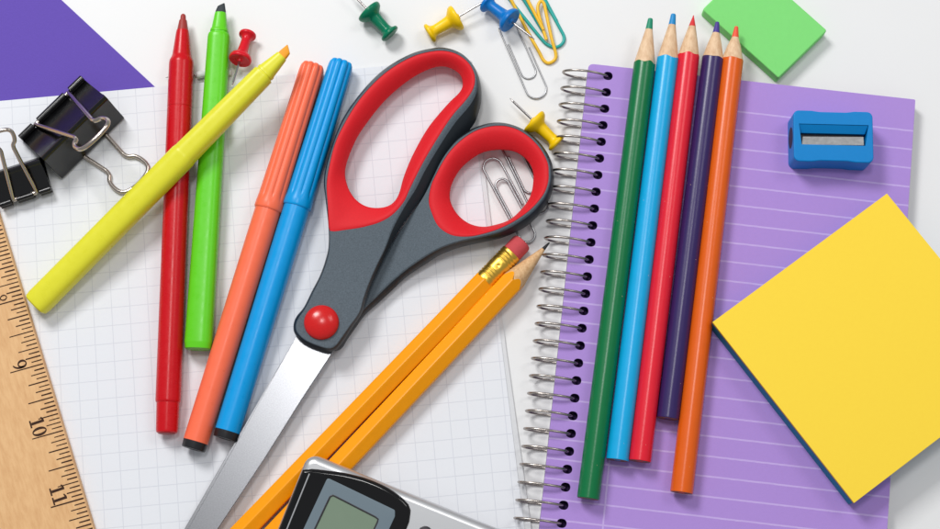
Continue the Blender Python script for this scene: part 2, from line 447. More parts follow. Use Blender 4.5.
# ------------------------------------------------------------------ pencils
def yellow_pencil(label, pa, pb, sharp, rpx, zz):
    A, B, L, k = px_axis(pa, pb, zz, zz)
    R = rpx*k
    t = thing('pencil', label, 'pencil', ((A+B)/2).to_tuple()[:2]+(PAD,), 0, 'yellow hexagonal pencils')
    if sharp:
        hs_ = hexsec(); tan = 3.6/16.5
        tcone = lambda th: R*hs_(th, 0)/tan-.6+.35*math.sin(3*th+1)
        bm = new()
        lathe(bm, A, B, [(tcone, R*.985), (lambda th: tcone(th)+.25, R), (22, R), (L, R)], 72, hs_); obj('hex_barrel', bm, M['pencil_yellow'], t, ang=20)
        bm = new()
        lathe(bm, A, B, [(3.4, 3.4*tan), (5.2, 5.2*tan), (9, 9*tan), (11.5, 11.5*tan)], 72, cap1=False)
        d, s, u = frame(A, B)
        r0 = ring(bm, [A+d*11.5+s*(11.5*tan*math.cos(2*PI*i/72))+u*(11.5*tan*math.sin(2*PI*i/72)) for i in range(72)])
        r1 = ring(bm, [A+d*tcone(2*PI*i/72)+s*(R*.975*hs_(2*PI*i/72, 0)*math.cos(2*PI*i/72))+u*(R*.975*hs_(2*PI*i/72, 0)*math.sin(2*PI*i/72)) for i in range(72)])
        bridge(bm, r0, r1); obj('sharpened_wood', bm, M['cedar'], t, ang=60)
        bm = new(); lathe(bm, A, B, [(0, .12), (.35, .32), (1.6, .5), (3.42, 3.42*tan)], 24); obj('graphite_point', bm, M['graphite'], t)
    else:
        e0, e1 = 17.0*k, 57.5*k   # eraser / ferrule ends, in photo px
        bm = new(); lathe(bm, A, B, [(0, R*.72), (.25, R*.88), (.8, R*.97), (1.6, R), (e0+1, R)], 48); obj('eraser', bm, M['pink_rubber'], t)
        st = [(e0, R*.98), (e0+.15, R*1.07)]
        L2 = e1-e0
        for i in range(60):
            x = .3+(L2-.6)*i/59; f = x/L2
            rr = R*1.055
            if .1 < f < .36 or .64 < f < .9: rr += R*.045*math.cos(2*PI*(f-.1)/.26*3.0)-.02
            st.append((e0+x, rr))
        st += [(e1-.1, R*1.06), (e1, R*1.0)]
        def dimple(th, i):
            f = i/len(st); a = (th % (PI/3))-PI/6
            return 1-.09*math.exp(-(a/.16)**2-((f-.5)/.05)**2)
        bm = new(); lathe(bm, A, B, st, 96, dimple, cap0=False, cap1=False); obj('ferrule', bm, M['brass'], t, ang=60)
        bm = new(); lathe(bm, A, B, [(e1-.5, R*.97), (e1+.1, R), (L, R)], 72, hexsec()); obj('hex_barrel', bm, M['pencil_yellow'], t, ang=20)
yellow_pencil('yellow pencil with pink eraser and brass ferrule end up', (523, 241.5), (226, 549), False, 10.6, PAD+3.9)
yellow_pencil('yellow pencil with sharpened graphite point pointing at the notebook coil', (549.5, 242.5), (255, 556), True, 11.2, PAD+4.1)

# ------------------------------------------------------------------ scissors
def scissor_half(pairs, red_px, hole_px, ztf, zbf):
    S = [p[0] for p in pairs]; T = [p[1] for p in pairs]
    S2, T2 = catmull([Vector(p) for p in S], 6), catmull([Vector(p) for p in T], 6)
    rows = []
    bm = new()
    def lvl(f, sc):   # f: 0 silhouette .. 1 top line; sc: height share
        pts = []
        for s, t in zip(S2, T2):
            q = s.lerp(t, f); zt, zb = ztf(*q), zbf(*q)
            pts.append(at(q.x, q.y, zb+(zt-zb)*sc))
        return ring(bm, pts)
    rows = [lvl(.35, 0), lvl(.08, .1), lvl(0, .28), lvl(0, .5), lvl(.3, .75), lvl(.75, .95), lvl(.93, .99), lvl(1, 1)]
    for a, b in zip(rows, rows[1:]): bridge(bm, a, b)
    nside = len(S2)*5
    bm.faces.ensure_lookup_table()
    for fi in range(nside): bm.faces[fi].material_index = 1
    N = 120
    R2 = resample(catmull([Vector(p) for p in red_px], 8), N); H2 = resample(catmull([Vector(p) for p in hole_px], 8), N)
    # align starting points
    TT = resample(T2, 400)
    mv = []
    for q in R2:
        t_ = min(TT, key=lambda p: (p-q).length); d_ = (t_-q).length
        mv.append((t_-q)*((d_-1.4)/max(d_, 1e-6))*(1-sm(d_, 5.0, 7.5)))
    for i, q in enumerate(R2):
        acc = Vector((0, 0))
        for k_ in range(-5, 6): acc += mv[(i+k_) % N]
        q += acc/11
    best = min(range(N), key=lambda o: sum((R2[i]-H2[(i+o) % N]).length for i in range(0, N, 4)))
    H2 = [H2[(i+best) % N] for i in range(N)]
    redtop = ring(bm, [at(q.x, q.y, ztf(*q)) for q in R2])
    lip = ring(bm, [at(q.x, q.y, ztf(*q)-.6) for q in R2])
    bridge(bm, redtop, lip)
    fill(bm, rows[-1], [redtop])
    cen = sum((q for q in H2), Vector((0, 0)))/N
    hb = ring(bm, [at(*(q+(q-cen).normalized()*4.5), zbf(*q)) for q in H2])
    fill(bm, rows[0], [hb])
    bl = new()
    prev = None
    for f in (0, .04, .12, .25, .45, .65, .82, .94, 1.0):
        pts = []
        for r, h in zip(R2, H2):
            q = r.lerp(h, f); zt, zb = ztf(*q), zbf(*q)
            zz = zt-.25+(.35*math.sin(PI*min(1, f*2)) if f < .5 else 0)-(zt-zb)*.42*f**2.2
            pts.append(at(q.x, q.y, zz))
        rr = ring(bl, pts)
        if prev: bridge(bl, prev, rr)
        prev = rr
    for sc, off in ((.45, 0), (.22, 1.2), (.02, 4.3)):
        rr = ring(bl, [at(*(q+(q-cen).normalized()*off), zbf(*q)+(ztf(*q)-zbf(*q))*sc) for q in H2])
        bridge(bl, prev, rr); prev = rr
    return bm, bl
half_a = [((295,334),(298,332)),((304,343),(306,339.5)),((319,349.6),(320,345.5)),((329.5,351.7),(329.5,347.5)),((337,349),(335,345)),((343.5,341),(340.5,338)),
 ((352,328),(349,326)),((361.5,314),(358.6,312.6)),((366,300),(362.6,299)),((372,284),(368,283.5)),((380.5,266),(376,265)),((389,249),(383.8,249)),((398,232),(392,226)),
 ((411,213),(403,204)),((424,195),(413,187)),((437,176),(422,167)),((450,155),(437.8,140.5)),((462,139),(452.8,117.5)),((474,124),(467.5,100.5)),((480,108),(474.5,90)),
 ((481.5,95),(476.3,81.5)),((480,81),(475.2,72.2)),((474,66.5),(470.2,62)),((462.7,54.4),(460,53.6)),((447.6,48.3),(446.5,49.6)),((432.4,48.3),(432.4,49.8)),
 ((409.8,54.4),(410.5,55.8)),((383.3,70),(384.3,71.5)),((360.6,93),(361.8,94.5)),((341.7,121),(343,122)),((329.6,153),(330.9,153.5)),((324,178),(325.3,178.5)),
 ((325.5,199),(326.6,199)),((328.3,225),(329.3,225)),((328.5,246),(330,246)),((325.5,260),(327.5,260.5)),((320,275.5),(322,276)),((312,291),(314,292)),
 ((304,307),(306,308)),((296.5,316.5),(299.5,318)),((293.5,325),(296.5,325.5))]
red_a = [(326.9,185),(330.5,163),(336,143),(346,124),(364,97),(386.5,74.5),(411.5,59),(432,53),(446.5,52.8),(458.5,56.8),(468,64.5),(473,74),(473.8,81.5),(472,89),(465.5,99),
 (450.8,116),(435.8,139),(420,166),(409,188),(402,202),(392,214),(379,222),(363.5,227),(345,230),(331,231.2),(328.6,224),(327.8,205)]
hole_a = [(345.5,168.5),(355,142),(368.2,121.3),(387,98.6),(409.8,79.7),(428.7,69.5),(442,66.5),(453,69.5),(460.8,76),(462.7,85.4),(459,93),(447.6,104.3),(428.7,127),
 (413.5,153.4),(404,176),(398.4,195),(390.9,204.5),(379.5,207.9),(366.3,206.4),(355,198.8),(347.4,185.6)]
half_b = [((333,350),(333,348)),((330,335),(332,335)),((345,312),(346,312)),((362,290),(363,290)),((379,262),(380,262)),((396,236),(397,236)),((411,214),(412,214)),
 ((423,195),(424.5,195.5)),((433,175.5),(434,176)),((442,158),(443,158.5)),((453.5,142),(455,143.3)),((465,133),(466.3,134.5)),((478.7,126),(479.5,127.6)),((495.8,122.5),(496,124)),
 ((512.8,125),(512,126.5)),((529.8,133.5),(528,134.5)),((543.4,147),(541,147.5)),((551.5,162),(548.7,162)),((554,178),(550.3,173)),((552.5,191),(549,184.5)),((547,204),(543.2,197.5)),
 ((537,217),(530,212)),((523,228.5),(514,223)),((502.6,237.7),(499,230.8)),((482,242.5),(482,235.8)),((461.7,247),(461.7,240)),((441.3,254.5),(441,246.5)),((424.3,265),(424,255.5)),
 ((407.2,276.5),(407,267)),((393,289.5),(391,280)),((379,302.5),(376,295)),((365,315),(362,310)),((356,327.5),(353,325)),((348.5,338),(346,336)),((341.5,348.5),(340,345))]
red_b = [(430,198),(434.5,181),(444.5,161),(457.5,145),(475,132),(494.5,126.2),(511.8,127),(526.5,134.3),(539,147),(546.5,161.5),(547.6,172.5),(546.5,183.5),(541,195.5),(527.6,209.5),
 (507,221.8),(484,230),(461,234.5),(447,232.5),(437,224.5),(431,210)]
hole_b = [(449.8,196.6),(452,184),(461,168.5),(476.6,155.7),(489,151),(502,150),(515,152),(526.4,159.6),(532.8,171),(533,184),(530,196.6),(522.5,208),(509.8,219.6),(494.5,225),
 (481.7,226.7),(469,223.4),(458.7,215.7),(452,205.5)]
sci = thing('scissors', 'grey and red handled scissors with steel blades lying across the graph paper', 'scissors', at(321, 322, 0).to_tuple()[:2]+(PAD,))
z_ta = lambda x, y: 13.2-.8*sm(y, 200, 280)
z_ba = lambda x, y: 2.2+5.4*sm(y, 150, 225)
z_tb = lambda x, y: 7.3+4.9*(1-sm(-x, -455, -385))
z_bb = lambda x, y: 1.8
for prs, rp, hp, zt_, zb_ in ((half_a, red_a, hole_a, z_ta, z_ba), (half_b, red_b, hole_b, z_tb, z_bb)):
    s_, l_ = scissor_half(prs, rp, hp, zt_, zb_)
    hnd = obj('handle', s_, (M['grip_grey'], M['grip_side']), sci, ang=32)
    obj('grip_liner', l_, M['grip_red'], hnd, ang=60)
def blade(px, z0, z1, bev):
    bm = new(); prism(bm, [xy(at(x, y, z1)) for x, y in px], z0, z1, bev, 2); return obj('blade', bm, M['blade'], sci, ang=25)
blade([(304,318),(293.4,341),(268,386),(242.6,431.5),(190,525),(150,597),(124,652),(121,664),(129,660),(150,631),(182,584),(220,525.5),(265,457.8),(302.8,397.7),(332.5,352.6),(342,326)], 5.6, 7.2, .25)
blade([(306,320),(294.5,340),(267,386),(240.5,431.5),(187,524),(147,597),(121,652),(119,664),(127,660),(148,631),(178,584),(215,525.5),(261,457.8),(299,397.7),(329,352),(338,326)], 3.6, 5.4, .25)
bm = new()
rc = at(321.5, 322.5, 12.4); rv = 6.25
lathe(bm, rc, rc+Vector((0, 0, 3)), [(-.3, rv), (.25, rv)]+[(.25+2.9*math.sin(a), rv*math.cos(a)) for a in [PI/2*i/12 for i in range(1, 12)]]+[(3.15, .2)], 48)
obj('rivet', bm, M['rivet'], sci, ang=50)

# ------------------------------------------------------------------ binder clips
def binder_clip(label, c_px, e_px, W, dp, h, L, sep, ang_up, wr, side, loops=True, skew=0.0):
    """c_px: middle of the mouth; e_px: direction of the mouth edge in the photo; side +1/-1 picks the spine side"""
    base = PAD
    c = at(*c_px, base+3); e1 = (at(c_px[0]+e_px[0], c_px[1]+e_px[1], base+3)-c).normalized(); e1.z = 0; e1.normalize()
    e2 = Vector((e1.y, -e1.x, 0))*side
    t = thing('binder_clip', label, 'binder clip', (c.x, c.y, base), math.atan2(e1.y, e1.x), 'black binder clips with wire handles')
    o = Vector((c.x, c.y, base))
    th = .8; zl = .42*h/16+2.2
    ln = .33*h; rx = dp-ln
    top = [(0, zl+1.5), (rx*.22, zl+1.4+(h-zl)*.12), (rx*.5, zl+1.0+(h-zl)*.40), (rx*.8, zl+.8+(h-zl-1)*.76), (rx-1.4, h-.7), (rx-.5, h-.05), (rx+.4, h-.4)]
    spine = [(rx+.9, h-1.8), (rx+ln*.5, h*.5), (dp+.1, 2.4), (dp+.1, 1.0), (dp-.6, .4)]
    bot = [(dp-1.6, .5), (dp*.5, 1.2), (0, zl)]
    outer = top+spine+bot
    # shell section: outer outline and an inner one th mm inside
    P = [Vector(p) for p in outer]; inn = []
    for i, p in enumerate(P):
        a = P[max(i-1, 0)]; b = P[min(i+1, len(P)-1)]; d = (b-a).normalized(); n = Vector((d.y, -d.x)); inn.append(p+n*th)
    loop = P+inn[::-1]
    bm = new(); rows = []
    nW = 9
    for k in range(nW):
        v = -W/2+W*k/(nW-1)
        rows.append(ring(bm, [o+e1*v+e2*q.x+Vector((0, 0, q.y)) for q in loop]))
    for a, b in zip(rows, rows[1:]): bridge(bm, a, b)
    m_ = len(P)
    for r_ in (rows[0], rows[-1]):
        for i in range(m_-1): bm.faces.new((r_[i], r_[i+1], r_[2*m_-2-i], r_[2*m_-1-i]))
    bodyo = obj('clip_body', bm, M['black_steel'], t, ang=50)
    lr = 1.35*max(W, 22)/32
    segs = ((-W/2, -sep/2-wr*1.2), (-sep/2+wr*1.6, sep/2-wr*1.6), (sep/2+wr*1.2, W/2))
    for zz in (zl+1.0+lr*.8, zl-lr*.55):
        for a, b in segs:
            bm = new()
            p0, p1 = o+e1*a-e2*.9+Vector((0, 0, zz)), o+e1*b-e2*.9+Vector((0, 0, zz))
            lathe(bm, p0, p1, [(0, lr*.8), (.2, lr), ((p1-p0).length-.2, lr), ((p1-p0).length, lr*.8)], 20); obj('rolled_lip', bm, M['black_steel'], bodyo)
    half = [(0, sep*.28), (0, sep*.5), (L*.03, sep*.5), (L*.35, sep*.39), (L*.66, sep*.285), (L*.72, sep*.27), (L*.765, sep*.3), (L*.80, sep*.39), (L*.85, sep*.435), (L*.91, sep*.44), (L*.955, sep*.40), (L*.985, sep*.3), (L, sep*.12)]
    full = half+[(u, -v) for u, v in half[::-1]]
    for zz, an in ((zl+1.0+lr*.8, ang_up), (zl-lr*.55, 0.0))[:2 if loops else 1]:
        bm = new(); ca, sa = math.cos(an), math.sin(an)
        pv = o-e2*.6+Vector((0, 0, zz))
        zoff = 0 if an else -(zl-lr*.55-wr)
        pts = [pv+e1*(v+u*skew)+e2*(u*ca*(1.07 if not an else 1))+Vector((0, 0, u*sa+(zoff*min(1, u/(L*.5)) if not an else 0))) for u, v in full]
        tube(bm, catmull(pts, 5, False), wr, 12); obj('wire_handle', bm, M['wire'], t, ang=80)
binder_clip('large black binder clip with both wire handles swung back on the graph paper', (54.5, 111), (63, -61), 32, 20, 16, 39.5, 16.5, math.radians(42), .85, 1, True, .06)
binder_clip('small black binder clip cut by the left edge of the photo', (25.5, 195.5), (-52, 17), 19.5, 12.5, 10.5, 28, 8.8, math.radians(46), .75, 1, False, -.06)

# ------------------------------------------------------------------ pushpins
def pushpin(label, head, flange, zh, zf, body, base=0.0, kr=1.0):
    Hc, Fc = at(*head, base+zh), at(*flange, base+zf)
    d = (Fc-Hc).normalized(); A = Fc-d*12.0; B = Fc
    t = thing('pushpin', label, 'pushpin', (Fc.x, Fc.y, base), 0, 'pushpins scattered behind the scissors')
    bm = new()
    lathe(bm, A, B, [(x, r*kr) for x, r in ((-.55, 2.6), (-.5, 3.2), (-.2, 3.7), (.3, 3.85), (.8, 3.7), (1.2, 2.9), (1.8, 2.25), (3, 2.0), (6, 2.15), (8.3, 2.4), (8.9, 2.7), (9.6, 3.6), (10.4, 4.55), (11.2, 4.95), (11.8, 5.0), (12.2, 4.85), (12.4, 4.5), (12.1, 3.2), (12.3, 1.4), (12.9, 1.1), (13.0, .7))], 40)
    obj('plastic_grip', bm, body, t, ang=45)
    bm = new(); lathe(bm, A, B, [(12.8, .46), (22.0, .46), (24.2, .08)], 14); obj('needle', bm, M['steel'], t)
yel = plastic('yellow pin', (250, 204, 8), .35)
pushpin('red pushpin leaning beside the green highlighter tip', (247.8, 34.5), (240, 60), 3.8, 7.6, plastic('red pin', (212, 16, 36), .3), kr=.85)
pushpin('green pushpin lying with its needle over the top edge of the photo', (391, 35), (368.5, 11), 3.9, 5.1, plastic('green pin', (0, 118, 84), .25))
pushpin('yellow pushpin with needle tip under the blue pushpin', (430.5, 33), (457, 17.5), 3.9, 5.1, yel)
pushpin('blue pushpin lying on the silver paper clip', (486.5, 2.5), (510.5, 21), 4.2, 6.4, plastic('blue pin', (0, 116, 198), .34))
pushpin('yellow pushpin between scissors loop and notebook coil', (555.5, 142), (533.5, 121), 3.9, 5.1, yel)
pushpin('white pushpin mostly hidden under the red marker, needle tip showing left', (219, 73.4), (198, 75.0), 1.7, 1.7, plastic('white pin', (222, 222, 224), .4), kr=.3)

# ------------------------------------------------------------------ paper clips
def gem_path(L, W, r3=.36):
    """2-D path of a paper clip: u along its length (0 = wide arc end), v across"""
    h = W/2; p = [(.60*L, -h)]
    p += [(.45*L, -h), (h, -h)]
    for k in range(1, 12): a = PI*k/12; p.append((h-h*math.sin(a), -h*math.cos(a)))
    p += [(h, h), (.5*L, h)]
    r2 = .85*h
    for k in range(0, 13): a = PI*k/12; p.append((L-r2+r2*math.sin(a), h-r2+r2*math.cos(a)))
    v0 = h-2*r2; p += [(.6*L, v0)]
    rr = r3*W; u3 = .25*L+rr
    for k in range(0, 13): a = PI*k/12; p.append((u3-rr*math.sin(a), v0+rr-rr*math.cos(a)))
    p += [(.5*L, v0+2*rr), (.72*L, v0+2*rr)]
    return p
def paper_clip(label, wide, narrow, wpx, m, r, base, flip=1, name='paper_clip', tilt=0.0):
    z = base+r
    A, B = at(*wide, z), at(*narrow, z); L = (B-A).length
    k = L/math.hypot(narrow[0]-wide[0], narrow[1]-wide[1]); W = wpx*k
    d = (B-A).normalized(); s = Vector((-d.y, d.x, 0))*flip
    pts = []
    for i, (u, v) in enumerate(gem_path(L, W)):
        pts.append(A+d*u+s*v+Vector((0, 0, tilt*u)))
    P = resample(catmull(pts, 3, False), 160, False)
    n = len(P)
    for i, p in enumerate(P): p.z += r*1.1*max(0, math.sin(2*PI*i/n*1.0-.6))   # inner loop rides over the outer one
    bm = new(); tube(bm, P, r, 10)
    o = obj(name, bm, m, ang=80)
    return finish(o, label, 'paper clip', 'paper clips near the scissors and the notebook')
paper_clip('plain silver paper clip lying half under the blue pushpin', (540, 98), (506, 20), 20, M['clip'], .31, 0, 1)
paper_clip('left silver paper clip seen through the lower scissors loop', (488.5, 159.5), (532, 241), 18.5, M['clip'], .45, 1.0, -1)
paper_clip('right silver paper clip seen through the lower scissors loop', (543, 213), (504, 131), 19, M['clip'], .45, 0.1, 1)
def wire_clip(label, px, m, r, z0):
    P = catmull([at(x, y, z0+r+dz) for x, y, dz in px], 8, False)
    bm = new(); tube(bm, P, r, 12); o = obj('paper_clip', bm, m, ang=80)
    return finish(o, label, 'paper clip', 'paper clips near the scissors and the notebook')
ty = mat('yellow coated wire', (246, 194, 44), .35); tg = mat('teal coated wire', (28, 166, 158), .35)
wire_clip('teal coated paper clip tangled with the yellow one', [(556.5, 21, 0), (550, 9, 0), (540, -10, 0), (531, -26, .3), (521, -34, .3), (509, -33, .2), (500, -24, 0), (501, -14, 0), (510, 0, 0), (526, 20, 0), (541, 38.5, 0), (548, 45, 0), (556, 47.3, 0), (562.5, 43.5, 0), (564, 37, 0), (560, 28.5, 0), (551.5, 13, 0), (540, -7, .4), (532, -18, .9), (525, -20, 1.2), (518, -16, 1.3), (518.5, -9, 1.2), (527, 5, .6), (543, 31.5, .2)], tg, .62, 0)
wire_clip('yellow coated paper clip tangled with the teal one', [(546.5, 40, 1.6), (543.5, 31, 1.6), (538.8, 15, 1.6), (537.8, 7, 1.6), (540.5, 1.5, 1.6), (544, 4, 1.6), (546.5, 15, 1.5), (551.5, 38, 1.4), (555.8, 54, .5), (554.5, 60, .1), (548.5, 63.2, 0), (543.3, 60, 0), (539, 52, 0), (530, 36, .1), (519, 15, .2), (509, -4, 1.3), (503, -16, 1.4), (504, -24, 1.3), (512, -26, 1.2), (518, -19, 1.3), (527.5, 0, 2.1), (543.5, 30, 2.1)], ty, .62, 0)

# ------------------------------------------------------------------ calculator
cO = at(308, 452.4, 21.0); cU = (at(497, 528.6, 21.0)-cO); cU.z = 0; cU.normalize()
cV = Vector((cU.y, -cU.x, 0)); cV = (cV*math.cos(.07)+Vector((0, 0, -math.sin(.07)))).normalized()
cN = cV.cross(cU).normalized()
if cN.z < 0: cN = -cN
def uv(px, py, w=0.0):
    d = ray(px, py); o = cO+cN*w; q = CAM+d*((o-CAM).dot(cN)/d.dot(cN))-cO
    return (q.dot(cU), -q.dot(cV))      # v is stored upward so outlines keep a right-handed frame
calc = thing('calculator', 'silver and black pocket calculator propped on the pencils at the bottom edge', 'calculator', (cO+cU*40+cV*60-cN*11).to_tuple())
def cobj(name, bm, m, parent=calc, ang=35):
    for v in bm.verts: v.co = cO+cU*v.co.x-cV*v.co.y+cN*v.co.z
    return obj(name, bm, m, parent, ang)
bm = new(); prism(bm, rrect(0, -132, 84, 0, 4.2, 8), -11, 0, 2.6, 6, botbev=True); cobj('case', bm, M['silver'])
pan = [uv(*p, .5) for p in ((299.5, 475.5), (303, 470.3), (309, 468.6), (316, 468.8), (341, 472), (354, 474.8), (367.7, 478.7), (387, 487), (402, 497.5), (408.5, 504), (410.8, 510.5), (409.5, 519))]
pl = uv(404, 535, .5)
pan += [pl, (pl[0]-1.0, -62), (pl[0]-6, -66), (1.2, -66), (0.7, -40)]
pan = [(max(p[0], .55), p[1]) for p in pan]
bm = new(); prism(bm, [tuple(p) for p in resample(catmull([Vector(p) for p in pan], 6), 90)], -.6, 1.25, 1.5, 6); panel = cobj('display_panel', bm, M['piano_black'])
bm = new(); tube(bm, [Vector((3.4, -6.5-1.5*i, 1.2)) for i in range(38)], .28, 8); cobj('trim_line', bm, M['silver'], panel)
bo = round_poly([uv(*p, 1.2) for p in ((327.5, 477.6), (341.5, 484.2), (395.2, 510), (395, 516.5))]+[uv(374, 562, 1.2), uv(281, 577, 1.2)], [1.0, 6, .9, 1, 1.5, 1.5], 4)
bi = round_poly([uv(*p, 1.2) for p in ((331.2, 494), (379.2, 518.6), (363, 553), (300, 560))], .9, 4)
bm = new(); prism(bm, bo, -.5, 1.6, .2, 2, holes=[bi]); cobj('screen_frame', bm, M['bezel'], panel)
bm = new(); tube(bm, [Vector((q[0], q[1], 1.4)) for q in resample([Vector(p) for p in bi], 60)], .32, 8, True); cobj('screen_shade_ring', bm, M['rubber_key'], panel)  # added dark ring, stands for the frame's inner shadow around the screen
bm = new(); prism(bm, round_poly([uv(*p, 1.2) for p in ((329, 491), (382, 518), (366, 556), (297, 563))], .5, 3), .6, 1.31); cobj('screen', bm, M['lcd'], panel)
for i, (px_, py_) in enumerate(((425, 533.5),)):
    q = uv(px_, py_, 1)
    for r_ in range(3):
        bm = new(); lathe(bm, Vector((q[0]+14*r_, q[1]-.0, -.3)), Vector((q[0]+14*r_, q[1], 2)), [(0, 2.6), (.9, 2.5), (1.5, 2.0), (1.7, 1.2)], 28); cobj('round_key', bm, M['rubber_key'])

# ------------------------------------------------------------------ spiral notebook
NB = 6.2
nTL, nTR = at(588.5, 63.5, NB), at(915.5, 99.5, NB)
nx = (nTR-nTL).normalized(); ny = Vector((nx.y, -nx.x, 0))      # ny runs down the page
nw = (nTR-nTL).length; nh = 206.0
note = thing('spiral_notebook', 'purple ruled spiral notebook under the coloured pencils', 'notebook', (nTL.x, nTL.y, 0), math.atan2(nx.y, nx.x))
PITCH = 6.36
def nl(x, y, z): return Vector((x, -y, z))
h0 = at(608, 76, NB)-nTL; hx, hy = h0.dot(nx), h0.dot(ny)
nhole = int((nh-hy-2)/PITCH)+1
holes = []
for k in range(nhole):
    y = hy+k*PITCH; holes.append([(q[0], q[1]) for q in rrect(hx-1.75, -y-1.6, hx+1.75, -y+1.6, 1.5, 5)])
M['ruled'] = ruled('purple ruled paper', (172, 138, 213), (206, 185, 235),
    [(1, .0071, -.0122, .0006, -.3, -.0105), (0, 0, .0222, .0006, -1, 1)], .75, .03, .72, .25, .00012)
bm = new(); prism(bm, round_poly([(0, 0), (0, -nh), (nw, -nh), (nw, 0)], [2.2, 2.2, .6, .6], 5), NB-.45, NB, .12, 2, holes=holes)
obj('ruled_sheet', bm, M['ruled'], note, local=True)
M['hole_shade_pages'] = mat('purple pages with hole shade', (70, 44, 104), .8, noise=.1, nscale=900)  # page colour darkened to put shade into the punched holes
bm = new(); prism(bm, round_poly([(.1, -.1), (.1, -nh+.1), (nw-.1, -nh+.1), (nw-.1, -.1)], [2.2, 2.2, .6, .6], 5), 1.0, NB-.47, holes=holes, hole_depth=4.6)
obj('page_stack', bm, M['hole_shade_pages'], note, local=True)
bm = new(); prism(bm, round_poly([(0, 0), (0, -nh), (nw, -nh), (nw, 0)], [2.2, 2.2, .6, .6], 5), .02, .98)
obj('back_cover', bm, M['board'], note, local=True)
pts = []
cx_, cz_, ea, eb = -1.25, 4.85, 7.75, 4.35
ear = 9.0
for k in range(nhole):
    y = hy+k*PITCH
    jit = random.uniform(-.12, .12)
    for i in range(25):
        a = math.radians(8+(278-8)*i/24)
        pts.append(nl(cx_+(ea if math.cos(a) < 0 else ear)*math.cos(a)+random.uniform(-.02, .02), y+jit*math.sin(a)+.15*max(0, math.cos(a)), cz_+eb*math.sin(a)))
    if k < nhole-1:
        for f in (.25, .5, .75):
            a = math.radians(278+90*f); pts.append(nl(cx_+ear*math.cos(a), y+PITCH*f, cz_+eb*math.sin(a)))
bm = new(); tube(bm, pts, .46, 10); obj('spiral_wire', bm, M['coil'], note, ang=80, local=True)

# ------------------------------------------------------------------ coloured pencils on the notebook
def flecked(rgb):
    m = mat('pencil paint', rgb, .27, noise=.05, nscale=300, bump=.07, bscale=700, spec=.4)
    nt = m.node_tree; p = nt.nodes['Principled BSDF']; src = p.inputs['Base Color'].links[0].from_socket
    tc = nt.nodes.new('ShaderNodeTexCoord'); out = None
    for sc, th in ((900, .735), (140, .6)):
        n = nt.nodes.new('ShaderNodeTexNoise'); n.inputs['Scale'].default_value = sc; n.inputs['Detail'].default_value = 2
        nt.links.new(tc.outputs['Object'], n.inputs['Vector'])
        k = mth(nt, 'GREATER_THAN', n.outputs['Fac'], th); out = k if out is None else mth(nt, 'MULTIPLY', out, k)
    mx = nt.nodes.new('ShaderNodeMix'); mx.data_type = 'RGBA'; mx.inputs[7].default_value = lin(222, 196, 160)
    nt.links.new(mth(nt, 'MULTIPLY', out, .7), mx.inputs[0]); nt.links.new(src, mx.inputs[6]); nt.links.new(mx.outputs[2], p.inputs['Base Color'])
    return m
def colour_pencil(label, tip, mid, end, rgb, blunt, leadrgb=None, zoff=0.0):
    z = NB+4.05+zoff
    A, B, L, k = px_axis(tip, end, z, z)
    t = thing('coloured_pencil', label, 'coloured pencil', ((A+B)/2).to_tuple()[:2]+(NB,), 0, 'coloured pencils in a row on the notebook')
    R = 4.0
    cl = math.hypot(mid[0]-tip[0], mid[1]-tip[1])*k
    jag = [random.uniform(-.35, .35) for _ in range(6)]
    wav = lambda th: cl+sum(j*math.sin((i+1)*th+i) for i, j in enumerate(jag))*.5
    bm = new(); lathe(bm, A, B, [(wav, R*.985), (lambda th: wav(th)+.2, R), (cl+3, R), (L-.25, R), (L, R*.96)], 48); obj('painted_barrel', bm, flecked(rgb), t, ang=40)
    lt = 4.4; rl = 1.32
    bm = new(); lathe(bm, A, B, [(lt, rl), (lt+.3, rl*1.04), (cl*.6, rl+(R-rl)*.46), (wav, R*.975)], 48); obj('sharpened_wood', bm, M['pale_wood'], t, ang=60)
    br_ = {0: .25, 1: .75, 2: .95}[blunt]
    bm = new(); lathe(bm, A, B, [(0, br_*.5), (.15, br_*.85), (.5, br_), (lt+.02, rl*1.02)], 24); obj('coloured_lead', bm, mat('lead', leadrgb or rgb, .45, noise=.1), t, ang=50)
    bm = new(); lathe(bm, A, B, [(L-.05, R*.95), (L+.06, R*.93)], 40); e_ = obj('wooden_end', bm, mat('end wood', (120, 74, 52), .6, noise=.2), t)
    bm = new(); lathe(bm, A, B, [(L+.03, 1.3), (L+.1, 1.25)], 24); obj('lead_core', bm, mat('core', leadrgb or rgb, .5), e_)
colour_pencil('dark green coloured pencil nearest the notebook coil', (650.5, 18.5), (644.6, 66), (588.2, 498.5), (0, 112, 62), 2, (0, 138, 104))
colour_pencil('light blue coloured pencil between the green and red ones', (673.5, 14), (667.7, 61), (617.3, 460), (14, 168, 224), 2, (0, 136, 200))
colour_pencil('red coloured pencil in the middle of the row', (693.5, 15.5), (688.8, 58), (639.7, 461), (226, 28, 50), 0, (218, 48, 52))
colour_pencil('dark purple coloured pencil, shortest at the lower end', (717.5, 22), (711.8, 60), (667.7, 418.5), (50, 34, 92), 1, (66, 48, 140))
colour_pencil('orange coloured pencil touching the yellow sticky notes', (736.5, 26.5), (732.6, 62), (681.5, 492.5), (226, 96, 16), 1, (236, 84, 52))

